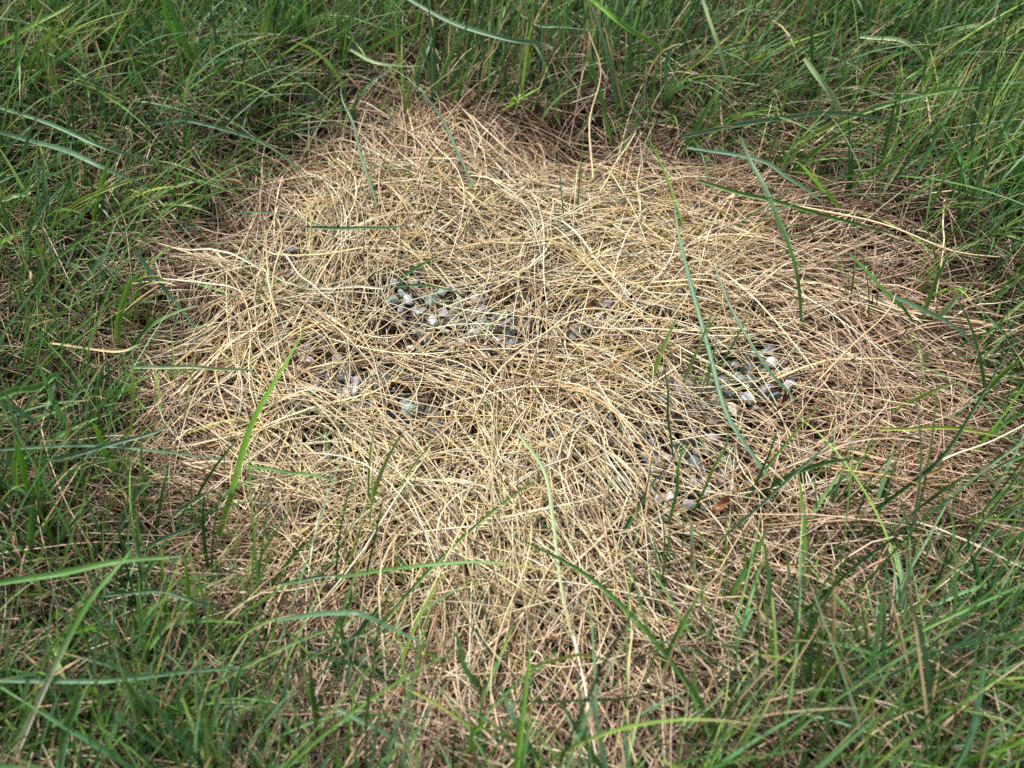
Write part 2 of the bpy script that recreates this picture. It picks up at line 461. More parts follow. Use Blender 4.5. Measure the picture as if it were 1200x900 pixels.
def green():
    n_t = 6600
    def keep(x, y):
        d = patch_dist(x, y) + 0.014 * vnoise(x, y, 0.05, 51)
        u, v = to_photo(np.stack([x, y, np.zeros_like(x)], -1))
        k = sstep(-0.015, 0.065, d + 0.034 * (1 - sstep(150, 240, v)))
        u, v = to_photo(np.stack([x, y, np.zeros_like(x)], -1))
        k = k + 0.02 + 0.10 * sstep(600, 760, v) + 0.06 * sstep(800, 1000, u) + 0.22 * np.exp(-((u - 880) / 110) ** 2 - ((v - 650) / 80) ** 2)
        k = k * (0.7 + 0.8 * (1 - sstep(30, 140, v)) + 0.3 * (1 - sstep(110, 260, u)) * sstep(120, 240, v) + 0.65 * sstep(720, 860, v) * np.clip(((u - 600) / 330) ** 2, 0.3, 1) + 0.4 * sstep(950, 1150, u) + 0.1 * np.exp(-((u - 560) / 220) ** 2 - ((v - 880) / 90) ** 2))
        k = k * (0.55 + 0.45 * sstep(-0.4, 0.5, vnoise(x, y, 0.07, 52))) * (1 - 0.7 * hollow(x, y))
        return k * np.where(in_wedge(x, y, 110), 1.0, 0.3)
    tx, ty = seeds(n_t, keep)
    tang, tsp = lie(tx, ty, _gd, 0.05)
    m = rng.integers(3, 9, n_t)
    k = np.repeat(np.arange(n_t), m); n = len(k)
    tang = tang + rng.normal(0, 1, n_t) * tsp
    tl = np.clip(rng.normal(0.55, 0.3, n_t), 0.05, 1.2)
    x = tx[k] + rng.normal(0, 0.005, n); y = ty[k] + rng.normal(0, 0.005, n)
    ang = tang[k] + rng.normal(0, 0.45, n)
    S = 9
    lean = np.clip(tl[k] + rng.normal(0, 0.25, n), 0, 1.4)
    length = rng.uniform(0.035, 0.1, n) * (0.7 + 0.25 * rng.uniform(0, 1, n_t)[k])
    d = patch_dist(x, y)
    uq, vq = to_photo(np.stack([x, y, np.zeros_like(x)], -1))
    length = length * (0.75 + 0.25 * sstep(-0.01, 0.06, d)) * (1 - 0.22 * (1 - sstep(150, 330, uq)) * sstep(120, 240, vq)) * (1 - 0.12 * sstep(600, 800, vq))
    P = grow(x, y, ang, length, S, lean, rng.gamma(2, 0.32, n), rng.normal(0, 0.3, n))
    uu, vv = to_photo(np.stack([x, y, np.zeros_like(x)], -1))
    wide = rng.uniform(0, 1, n) < 0.14 + 0.12 * np.maximum(1 - sstep(60, 200, vv), (1 - sstep(150, 330, uu)) * .8)
    w = np.where(wide, rng.uniform(0.0014, 0.0024, n), rng.uniform(0.0005, 0.0011, n))
    prof = np.array([0.75, .95, 1, 1, .95, .85, .7, .45, .08])
    W = w[:, None] * prof[None]
    tcol = mixcol(GREEN_PAL, [5, 4.5, 4.5, 2.8, 3.5, 3, 1.6], n_t, 0.15)
    own = mixcol(GREEN_PAL, [5, 4.5, 4.5, 2.8, 3.5, 3, 1.6], n, 0.15)
    c = 0.55 * tcol[k] + 0.45 * own
    dead = rng.uniform(0, 1, n) < 0.07                            # dead blades still standing in the tufts
    c = np.where(dead[:, None], mixcol([(206, 184, 140), (176, 146, 106), (190, 170, 134)], [3, 3, 3], n), c)
    W = np.where(dead[:, None], np.minimum(W, 0.0009), W)
    col = np.repeat(c[:, None], S, 1)
    basec = lin((150, 150, 80)); tipc = lin((178, 150, 100))
    fb = np.clip(1 - np.linspace(0, 1, S) * 5, 0, 1)[None, :, None] * (rng.uniform(0, 1, n) < 0.4)[:, None, None]
    ft = np.clip(np.linspace(0, 1, S) * 6 - 5, 0, 1)[None, :, None] * (rng.uniform(0, 1, n) < 0.3)[:, None, None]
    col = col * (1 - fb) + basec * fb
    col = col * (1 - ft) + tipc * ft
    o = strands('green_grass', P, W, col, M_green, 2, fold=0.45)
    tag(o, 'fine green grass growing thickly all round the dead patch', 'grass', kind='stuff')
green()

def long_green():
    n = 1500
    def keep(x, y):
        d = patch_dist(x, y)
        u, v = to_photo(np.stack([x, y, np.zeros_like(x)], -1))
        k = sstep(0.0, 0.03, d) * (0.5 + 0.5 * sstep(850, 1000, u) + 0.6 * (1 - sstep(60, 170, v)) - 0.25 * (1 - sstep(100, 260, u)) * sstep(150, 300, v) - 0.15 * sstep(500, 700, v))
        return np.clip(k / 1.4, 0, 1) * np.where(in_wedge(x, y, 120), 1.0, 0.3)
    x, y = seeds(n, keep)
    ang, sp = lie(x, y, _gd, 0.05)
    ang = ang + rng.normal(0, 0.9, n) * sp
    S = 12
    P = grow(x, y, ang, rng.uniform(0.06, 0.125, n), S, np.clip(rng.normal(0.8, 0.3, n), 0.05, 1.4), rng.gamma(2.5, 0.35, n), rng.normal(0, 0.35, n))
    prof = np.interp(np.linspace(0, 1, S), [0, .15, .5, .8, 1], [.7, 1, 1, .7, .08])
    W = rng.uniform(0.0006, 0.0013, n)[:, None] * prof[None]
    c = mixcol([(104, 146, 66), (84, 126, 58), (110, 150, 100), (134, 170, 72), (126, 160, 120), (72, 112, 60)], [4, 3, 4, 3, 3, 2], n, 0.12)
    col = np.repeat(c[:, None], S, 1)
    ft = np.clip(np.linspace(0, 1, S) * 6 - 5, 0, 1)[None, :, None] * (rng.uniform(0, 1, n) < 0.35)[:, None, None]
    col = col * (1 - ft) + lin((190, 165, 115)) * ft
    o = strands('long_grass', P, W, col, M_green, 2, fold=0.45)
    tag(o, 'long thin green blades arching out of the turf over the rim of the patch', 'grass', kind='stuff')
long_green()

# ------------------------------------------------------------------ blades, straws that stand out singly
BLADE_COL = {'bg': (94, 132, 98), 'g': (86, 134, 56), 'b': (112, 164, 50), 'y': (158, 176, 84), 'd': (66, 106, 56), 'p': (150, 176, 122),
             's': (228, 208, 156), 'w': (230, 220, 196), 't': (206, 170, 112)}

def smooth_line(pts, S):
    pts = np.asarray(pts, float)
    p = np.vstack([2 * pts[0] - pts[1], pts, 2 * pts[-1] - pts[-2]])
    n = len(pts) - 1
    out = []
    for t in np.linspace(0, n, S):
        i = min(int(t), n - 1); f = t - i
        a, b, c, d = p[i], p[i + 1], p[i + 2], p[i + 3]
        out.append(0.5 * (2 * b + (c - a) * f + (2 * a - 5 * b + 4 * c - d) * f ** 2 + (3 * b - a - 3 * c + d) * f ** 3))
    return np.array(out)

def placed(u, v, h):
    p = ground_at(u, v, h / 1000)
    for _ in range(3):
        p = ground_at(u, v, h / 1000 + float(terrain(p[0:1], p[1:2])[0]))
    return p

def blade(name, label, cat, colour, wpx, pts, tip=None, base=None, blunt=False, round_stem=False, group=None):
    """pts: (u, v, height in mm) from the root to the tip"""
    S = 18
    P = smooth_line([placed(a, b, h + (3 if h > 12 else 0)) for a, b, h in pts], S)
    s = np.linspace(0, 1, S)
    wob = rng.normal(0, 0.0004, (4, 3)); P = P + sum(wob[q] * np.sin(s * (q + 1) * 3.1)[:, None] * s[:, None] for q in range(4))
    wid = wpx * (0.7 if colour == 'bg' else 0.78) * np.linalg.norm(P[0] - cam_pos) / FPX
    if round_stem:
        prof = 1 - 0.4 * s
    else:
        prof = np.interp(s, [0, .12, .45, .75, .92, 1], [.7, .9, 1, .85, .5, .55 if blunt else .06])
    c = lin(BLADE_COL[colour]) * math.exp(rng.normal(0, .06))
    col = np.repeat(c[None], S, 0)
    if base:
        f = np.clip(1 - s * 2.2, 0, 1)[:, None]; col = col * (1 - f) + lin(BLADE_COL[base]) * f
    if tip:
        f = np.clip(s * 9 - 8, 0, 1)[:, None] if blunt else np.clip(s * 3 - 2, 0, 1)[:, None]
        col = col * (1 - f) + lin(BLADE_COL[tip]) * f
    T = np.gradient(P, axis=0)
    ref = np.array([rng.normal(0, .2), -.5 + rng.normal(0, .15), .85])
    a0, tw = rng.normal(0, .25), rng.normal(0, .5)
    side = np.cross(T, ref); side /= np.linalg.norm(side, axis=1, keepdims=True) + 1e-9
    nr = np.cross(side, T); nr /= np.linalg.norm(nr, axis=1, keepdims=True) + 1e-9
    ang = (a0 + tw * s)[:, None]
    side = side * np.cos(ang) + nr * np.sin(ang)
    if round_stem:
        o = strands(name, P[None], (wid * prof)[None], col[None], M_straw, 5)
    else:
        w = wid * prof
        def piece(nm, a, b):
            return strands(nm, P[None, a:b], w[None, a:b], col[None, a:b], M_green, 2, side_dir=side[None, a:b], fold=0.5)
        a, b = (4 if base else 0), ((15 if blunt else 13) if tip else S - 1)
        o = piece(name, a, b + 1)
        if base:
            q = piece('leaf_sheath', 0, a + 1); q.parent = o; q['label'] = 'paler sheath at the foot of the blade'
        if tip:
            q = piece('dry_tip', b, S); q.parent = o; q['label'] = 'green tip of the straw coloured blade' if tip == 'g' else 'brighter tip of the blade' if tip == 'b' else 'pale dry tip of the blade'
    return tag(o, label, cat, group)

GB = 'grass blades that stand out singly'
BLADES = [
 # the boldest ones
 ('lone bright green blade standing across the left of the dead straw', 'b', 11, [(250,648,4),(268,595,20),(290,520,38),(320,460,52),(357,388,62)], None, 'y'),
 ('long bluish blade bending down through the straw, right of the middle', 'bg', 8, [(900,558,22),(853,487,24),(832,415,26),(812,345,28),(798,285,30),(790,238,33)], None, None),
 ('broad blade stretched flat from the left edge, ending at a folded green stub', 'g', 9, [(-20,686,40),(60,673,44),(133,660,46),(213,652,42)], None, None),
 ('upright green stub meeting the end of the broad flat blade on the left', 'b', 8, [(230,752,4),(223,715,18),(217,650,42)], None, None),
 ('dark horizontal blade lying on the pale straw below the middle', 'g', 7, [(395,677,26),(483,664,26),(567,661,26),(663,671,24)], 't', None),
 ('arched bluish blade curving down onto the straw at the lower left of the patch', 'bg', 9, [(320,727,18),(400,718,30),(437,725,32),(513,757,24)], None, None),
 ('long green blade slanting down to the right below the middle', 'g', 8, [(820,822,10),(775,760,22),(733,713,28),(680,668,28),(600,628,24)], None, None),
 ('pale green blade running down into a straw coloured end, centre', 'p', 6, [(607,507,22),(637,550,25),(648,600,26),(660,690,24),(678,770,20)], 's', None),
 ('wide blade with a white cut tip hanging over the top of the patch', 'bg', 8, [(470,-5,40),(540,32,46),(600,48,46),(648,58,42)], 'w', None, True),
 ('thick green blade rising out of the top edge near the left corner', 'g', 12, [(238,128,4),(225,70,25),(208,20,45),(190,-25,62)], None, None),
 ('bright narrow blade beside the thick green one at the top edge', 'b', 8, [(222,92,6),(208,45,28),(195,20,40),(183,-10,52)], None, None),
 ('long bluish blade sloping from the left edge under the top left corner', 'bg', 8, [(-15,150,30),(60,172,36),(120,197,32),(185,228,18)], None, None),
 ('narrower bluish blade sloping just above the long one at the left edge', 'bg', 6, [(-15,122,32),(60,146,36),(127,173,32),(192,196,20)], None, None),
 ('arched bluish blade bowing toward the upper left rim of the straw', 'bg', 6, [(150,152,10),(190,143,26),(233,143,34),(300,165,30),(362,208,16)], None, None),
 ('small arched blade above the bowed one near the upper left rim', 'bg', 5, [(228,80,12),(258,71,26),(290,71,30),(335,94,18)], None, None),
 ('dark blade crossing upward right behind the bowed blade, upper left', 'd', 5, [(215,216,5),(270,140,28),(330,95,38),(394,54,44)], 't', None),
 ('short bluish blade dropping toward the straw at its upper left corner', 'bg', 5, [(390,148,12),(362,105,28),(333,62,42)], None, None),
 ('olive blade slanting up from the left edge near the top corner', 'g', 6, [(-10,130,8),(50,80,28),(118,28,44)], 't', None),
 ('bright blade sweeping in from the left edge at the top corner', 'b', 7, [(-15,60,30),(30,35,42),(88,2,52)], None, None),
 ('pale bluish blade slanting down beneath the top left corner', 'p', 5, [(20,20,46),(65,52,34),(105,110,10)], None, None),
 ('stubby pale blade with a tan tip poking in at the left edge', 'p', 7, [(-15,236,24),(10,231,28),(36,226,28)], 't', None, True),
 ('short bright blade at the left edge above the middle', 'b', 8, [(-15,288,20),(10,281,26),(28,271,30)], None, None),
 ('yellow green blade sweeping up to the right, left of the patch', 'y', 5, [(30,288,6),(83,243,26),(130,220,34),(190,203,36)], None, None),
 ('upright bright blade with a slight lean, left of the upper straw', 'b', 7, [(110,292,4),(113,235,26),(133,180,46)], None, None),
 ('bright green blade slanting down from the top edge, right of centre', 'b', 7, [(687,-5,46),(730,28,40),(780,64,26)], None, None),
 ('thin pale blade with a curled end near the top, left of centre', 'p', 5, [(410,58,30),(445,75,32),(495,77,26)], None, None),
 ('twisted green blade hanging beside the dark hollow at the top', 'g', 8, [(724,186,4),(707,130,26),(695,80,42),(690,38,54)], 's', None),
 ('little bright blade leaning right above the dark hollow', 'b', 6, [(580,134,6),(605,120,22),(636,100,34)], None, None),
 ('thin bluish blade running down the upper left straw', 'bg', 5, [(442,242,18),(418,165,26),(400,98,36)], None, None),
 ('thin bluish blade falling across the top of the straw', 'bg', 5, [(555,220,20),(525,155,26),(492,98,34)], None, None),
 ('slender dark blade lying level on the upper straw', 'd', 5, [(358,266,24),(400,268,25),(440,267,25),(486,260,25)], None, None),
 ('bright tipped blade leaning over the straw at the upper right', 'b', 6, [(800,264,18),(777,200,28),(755,155,38)], None, 'g'),
 ('arched bluish blade curling near the top, right of the dark hollow', 'bg', 6, [(781,136,8),(780,95,30),(785,62,42),(798,50,44)], None, None),
 ('dark narrow blade arching low along the top, right of centre', 'bg', 4, [(610,18,30),(640,33,34),(712,33,32)], None, None),
 ('pale curved blade ending in a yellow tip, top right', 'p', 8, [(943,68,44),(962,95,40),(982,125,30),(1003,173,12)], 'b', None),
 ('long yellow based blade arching up to the right edge, top right', 'g', 7, [(925,172,12),(1000,137,28),(1073,113,38),(1130,105,42),(1210,103,40)], None, 'y'),
 ('wide bluish blade lying nearly level at the upper right', 'bg', 8, [(798,160,24),(870,145,30),(930,137,32),(987,133,32),(1080,146,26)], None, None),
 ('bluish blade stretched from the upper right straw into the grass', 'bg', 7, [(805,173,24),(887,187,26),(925,210,24),(968,244,16)], None, None),
 ('green blade lying low along the right rim of the upper straw', 'g', 6, [(818,212,24),(880,230,24),(933,243,24),(1065,279,14)], None, None),
 ('short broad bright blade in the combed grass, upper right', 'b', 9, [(996,259,6),(965,222,18),(932,189,28)], None, None),
 ('wide bluish blade crossing steeply at the right end of the upper straw', 'bg', 9, [(930,300,14),(900,230,26),(880,190,32),(864,156,38)], None, None),
 ('tall green blade slanting up to the right edge, upper right corner', 'g', 8, [(1108,300,5),(1140,225,26),(1173,157,44),(1205,98,56)], None, None),
 ('arched pale blade at the top right, above the level bluish blade', 'p', 6, [(1008,43,38),(1060,50,42),(1095,82,32)], None, None),
 ('blade dropping down the right edge in the upper part', 'g', 6, [(1172,145,42),(1186,185,34),(1203,238,16)], None, None),
 ('thin tall blade rising to the top edge, upper right', 'g', 5, [(1073,150,6),(1083,77,34),(1108,-8,62)], None, None),
 ('green blade curving up beside the upper right straw rim', 'g', 8, [(798,183,8),(823,140,28),(838,112,38),(853,90,44)], None, None),
 ('pale narrow blade hanging from the top edge, right of centre', 'p', 5, [(822,-5,56),(840,50,44),(863,118,22)], None, None),
 ('yellow green blade leaning up to the right under the top edge', 'y', 5, [(798,90,16),(825,66,28),(862,34,40)], None, None),
 ('short greyish blade lying level under the top edge, right of centre', 'bg', 5, [(836,62,26),(870,54,30),(928,52,28)], None, None),
 ('bright blade with yellow sheath at the left rim of the straw', 'b', 8, [(137,432,4),(140,370,26),(163,318,46)], None, 'y'),
 ('bluish blade pointing down into the straw at its left rim', 'bg', 7, [(158,293,34),(185,330,30),(230,384,18)], None, None),
 ('straw coloured blade turning green, bowed across the left rim', 's', 3.6, [(58,402,22),(133,411,30),(168,402,30)], 'g', None),
 ('pale green blade lying level onto the straw from the left rim', 'p', 5, [(155,431,24),(217,430,26),(260,433,25),(305,439,23)], None, None),
 ('broad soft green blade rising from the left edge at mid height', 'g', 10, [(-15,468,34),(30,455,40),(78,440,44)], None, None),
 ('short bluish blade slanting down from the left edge at mid height', 'bg', 9, [(-10,470,40),(18,480,34),(45,495,26)], None, None),
 ('long bluish blade curving up from the left edge toward the straw', 'bg', 7, [(-15,541,30),(67,536,32),(140,518,34),(206,497,34)], None, None),
 ('long thin blade running level from the left edge to the straw', 'bg', 5, [(-15,528,34),(97,522,34),(190,529,30),(282,541,24)], None, None),
 ('bright upright blade near the left edge below mid height', 'b', 10, [(42,606,6),(32,562,24),(18,512,44)], None, None),
 ('yellowed upright blade left of the straw below mid height', 'y', 6, [(73,600,6),(77,545,26),(81,485,46)], None, 's'),
 ('bright blade slanting down toward the lower left straw rim', 'b', 8, [(138,566,6),(125,530,22),(108,496,38)], None, None),
 ('thin green blade lying across the left straw below the lone bright blade', 'g', 5, [(288,547,22),(340,554,25),(400,566,23)], None, None),
 ('very thin yellow green upright blade at the left straw rim', 'y', 4, [(153,536,8),(155,480,24),(156,412,42)], None, None),
 ('thin dark upright blade over the right part of the straw', 'd', 4, [(788,536,12),(783,480,30),(776,420,44)], None, None),
 ('thin bluish blade falling toward the right hand pebbles', 'bg', 5, [(932,468,20),(893,423,26),(857,360,30),(830,298,34)], None, None),
 ('dark green blade standing at the right of the upper straw', 'g', 5, [(939,389,8),(937,340,28),(925,290,42),(905,240,56)], None, None),
 ('broad green blade slanting down at the right rim', 'g', 8, [(995,298,36),(1045,350,28),(1076,386,14)], None, None),
 ('wide bluish blade stretching down to the right beside the rim', 'bg', 8, [(1045,346,34),(1080,363,34),(1117,383,28),(1156,430,14)], None, None),
 ('pale wide blade crossing upward at the right rim', 'p', 8, [(1085,389,10),(1110,360,24),(1135,331,34)], None, None),
 ('green blade rising steeply behind the crossed blades at the right rim', 'g', 6, [(1076,383,8),(1090,345,26),(1112,296,44)], None, None),
 ('long dark blade curving up through the right rim', 'd', 7, [(1018,602,16),(1060,573,24),(1100,538,32),(1133,497,38),(1192,395,54)], None, None),
 ('yellow green blade lying level at the right edge of the straw', 'y', 5, [(1030,503,22),(1117,503,24),(1205,518,20)], None, None),
 ('bluish pair of flat blades bowed over the lower left grass', 'bg', 6, [(120,698,18),(183,693,28),(230,702,28),(280,724,18)], None, None),
 ('broad short blade with square end in the lower left grass', 'p', 11, [(155,752,6),(170,728,18),(185,705,28)], None, None, True),
 ('very long blade slanting up through the lower left corner', 'g', 8, [(10,905,14),(50,813,34),(93,727,48),(130,675,54),(160,635,56)], None, 'w'),
 ('long bluish blade level across the lower left corner', 'bg', 7, [(-15,797,34),(60,799,36),(133,797,36),(220,786,32),(290,781,24)], None, None),
 ('soft broad blade rising from the bottom edge at the left', 'g', 11, [(70,910,10),(78,855,28),(92,798,46)], None, None),
 ('yellow green blade dropping through the lower left grass', 'y', 6, [(183,866,6),(172,820,20),(162,778,32)], None, None),
 ('flat bluish blade pointing right at the lower left straw rim', 'bg', 6, [(325,684,16),(365,678,24),(402,675,26)], None, None),
 ('curled bright little blade in the lower left grass', 'b', 7, [(82,742,16),(98,736,24),(118,739,26),(140,753,14)], None, None),
 ('bluish blade sloping up to the right above the lower left grass', 'bg', 6, [(170,643,22),(200,626,28),(235,611,30)], None, None),
 ('soft upright blade at the far left of the lower grass', 'g', 9, [(37,665,6),(36,625,26),(38,590,42)], None, None),
 ('dark upright blade near the bottom edge, left of centre', 'd', 8, [(371,888,6),(369,830,24),(362,776,44)], None, None),
 ('curved bluish blade at the bottom edge, centre', 'bg', 9, [(640,905,10),(615,865,22),(600,840,28),(587,798,36)], None, None),
 ('bluish blade with a pale cut tip near the bottom edge', 'bg', 8, [(395,831,30),(430,848,30),(472,875,24)], 'w', None, True),
 ('dull blade lying in the straw near the bottom centre', 'd', 8, [(575,832,6),(552,790,16),(526,738,24)], None, None),
 ('yellow green arched blade with white tip near the bottom centre', 'y', 6, [(620,782,16),(667,768,26),(690,769,27),(720,781,20)], 'w', None),
 ('bright blade at the bottom edge, left of centre', 'b', 8, [(541,902,6),(552,868,20),(565,838,32)], None, None),
 ('yellow green blade slanting down right at the bottom centre', 'y', 5, [(475,806,28),(553,847,24),(622,872,14)], None, None),
 ('thin dark level blade above the bottom edge, right of centre', 'd', 4, [(598,822,22),(700,820,26),(800,806,24)], None, None),
 ('wide blade slanting down in the lower right grass', 'g', 9, [(853,876,6),(828,836,24),(798,786,42)], None, None),
 ('pale blade slanting up in the lower right grass', 'p', 6, [(798,859,14),(822,835,26),(850,804,36)], None, None),
 ('bright blade reaching highest among the lower right tuft', 'g', 7, [(905,815,6),(940,752,28),(967,703,42),(1002,634,58)], None, None),
 ('long straight blade slanting to the right edge, lower right', 'g', 6, [(950,812,8),(1030,765,26),(1100,730,36),(1205,682,44)], None, None),
 ('dark narrow blade standing in the straw at the lower right rim', 'd', 6, [(1148,714,6),(1140,660,26),(1130,598,46)], None, None),
 ('bright blade sloping out of the bottom right corner', 'b', 8, [(1115,900,16),(1160,880,30),(1208,858,38)], None, None),
 ('long bluish blade crossing the lower right grass to the edge', 'bg', 6, [(880,862,10),(1000,812,30),(1100,765,40),(1206,712,46)], None, None),
 ('dark blade leaning far right over the lower right straw', 'd', 6, [(893,752,8),(960,702,28),(1020,650,40),(1085,600,48)], None, None),
 ('thin green blade standing over the lower right pebbles', 'g', 5, [(782,622,8),(795,565,26),(800,515,38)], None, None),
 ('slanting green blade beside the lower right pebbles', 'g', 5, [(812,602,8),(838,548,28),(853,500,42)], None, None),
 ('dark thin blade left of the lower right pebbles', 'd', 4, [(752,618,8),(757,570,22),(764,534,34)], None, None),
 ('thin dark stem leaning over the lower right straw, right of the pebbles', 'd', 4, [(875,588,8),(895,545,26),(912,498,42)], None, None),
 ('thin bluish blade lying to the right of the lower right pebbles', 'bg', 5, [(838,640,12),(870,610,24),(930,560,34),(985,498,44)], None, None),
]
for label, c, w, pts, tip, base, *rest in BLADES:
    blade('grass_blade', label, 'grass blade', c, w, pts, tip, base, blunt=bool(rest and rest[0]), group=GB)

GS = 'dead stems that stand out singly'
STRAWS = [
 ('long pale dead stem reaching from the upper right straw to the right edge', 's', 3.2, [(905,236,22),(970,248,26),(1040,265,28),(1113,290,26),(1172,301,22)]),
 ('pale dead stem rising to a point at the right of the straw', 's', 3.2, [(960,445,20),(1000,405,25),(1033,373,30),(1049,345,34)]),
 ('pale dead stem sloping to the right edge in the lower right', 'w', 3.4, [(1075,612,20),(1130,632,24),(1205,668,22)]),
 ('dead stem sloping up to the right edge below mid height', 'w', 3.2, [(1100,541,20),(1150,520,25),(1205,495,28)]),
 ('wavy dead stem at the left end of the standing bunch, upper left straw', 's', 3.4, [(321,362,16),(313,312,26),(311,280,32),(320,262,36),(327,240,38)]),
 ('wavy dead stem at the right end of the standing bunch, upper left straw', 's', 3.2, [(317,352,18),(321,318,28),(330,284,36),(326,258,40)]),
 ('hooked dead stem below the standing bunch, upper left straw', 's', 3.4, [(298,352,14),(303,322,24),(311,317,26),(319,345,22),(326,372,18)]),
 ('pale dead stem slanting down right from the blue grey stone, upper left straw', 'w', 3.4, [(334,298,26),(347,317,26),(365,334,25),(390,352,23)]),
 ('curved dead stem lying level under the blue grey stone, upper left straw', 's', 3.2, [(308,292,22),(330,300,25),(380,298,26),(432,289,24)]),
 ('curved pale dead stem arching over the dark pebble near the middle', 's', 3.6, [(640,390,20),(670,368,25),(712,363,27),(765,376,24)]),
 ('thick dead stem slanting down to the right, right of the middle', 't', 3.4, [(677,300,24),(705,328,27),(733,357,27),(770,385,24)]),
 ('straight dead stem slanting down left below the middle', 's', 3.2, [(548,603,22),(516,668,25),(483,733,22)]),
 ('pale dead stem running down to the bottom edge, right of centre', 'w', 3.4, [(672,745,22),(687,813,22),(701,905,18)]),
 ('dead stem running down beside the lower grass, right of centre', 's', 3.2, [(742,735,22),(733,817,22),(746,893,18)]),
 ('long pale stem drooping past the dark hollow at the top', 's', 3.4, [(695,209,14),(692,140,32),(704,84,44),(690,37,52)]),
 ('slanting dead stem to the right of the dark hollow at the top', 's', 3.2, [(704,224,18),(724,190,26),(745,156,34)]),
 ('bent dead stem standing in the green grass at the top centre', 's', 3.2, [(562,114,10),(567,80,28),(583,50,42)]),
 ('pale dead stem slanting through the top left grass', 's', 3.2, [(145,140,10),(128,95,26),(112,48,42)]),
 ('pale stem bowed across the left straw rim', 'w', 3.4, [(190,327,22),(243,332,26),(270,337,26),(292,350,22)]),
 ('long dead stem slanting up to the standing bunch from the left rim', 't', 3.2, [(205,428,18),(253,387,24),(275,362,27),(292,342,30)]),
 ('yellowish dead stem lying level at the right rim', 't', 3.8, [(975,549,22),(1053,561,26),(1137,588,20)]),
 ('short wide tan flake of dead leaf at the right rim', 't', 6.0, [(1086,556,20),(1104,548,24),(1123,538,24)]),
]
for label, c, w, pts in STRAWS:
    blade('dead_stem', label, 'straw', c, w, pts, round_stem=w < 5, group=GS)

# ------------------------------------------------------------------ stones
STONE_COL = {'white': (180, 180, 182), 'lilac': (156, 152, 158), 'green': (134, 148, 138), 'slate': (98, 108, 108), 'cream': (184, 175, 160),
             'blue': (144, 152, 162), 'mauve': (144, 130, 132), 'rust': (136, 80, 54), 'grey': (150, 150, 144)}
_ico = None
def ico():
    global _ico
    if _ico is None:
        import bmesh
        bm = bmesh.new(); bmesh.ops.create_icosphere(bm, subdivisions=2, radius=1)
        _ico = (np.array([v.co[:] for v in bm.verts]), np.array([[v.index for v in f.verts] for f in bm.faces])); bm.free()
    return _ico

def stone_verts(r):
    """one pebble: a ball cut by a few planes into blunt facets"""
    v, f = ico(); v = v.copy()
    for _ in range(r.integers(6, 10)):
        n = r.normal(0, 1, 3); n /= np.linalg.norm(n)
        d = r.uniform(0.42, 0.75)
        k = v @ n
        v = v - np.where(k > d, (k - d), 0)[:, None] * n
    v *= 1.12 + 0.02 * r.normal(0, 1, (len(v), 1))
    v *= np.array([1.15, r.uniform(.6, 1), r.uniform(.45, .85)])
    a = r.uniform(0, 6.28); c, s = math.cos(a), math.sin(a)
    return v @ np.array([[c, -s, 0], [s, c, 0], [0, 0, 1]]).T, f

def stone_mesh(name, V, F, C):
    me = bpy.data.meshes.new(name)
    me.from_pydata(V.tolist(), [], F.tolist())
    ca = me.color_attributes.new('tint', 'FLOAT_COLOR', 'POINT')
    ca.data.foreach_set('color', np.c_[C, np.ones(len(C))].astype(np.float32).ravel())
    me.materials.append(M_stone)
    return me

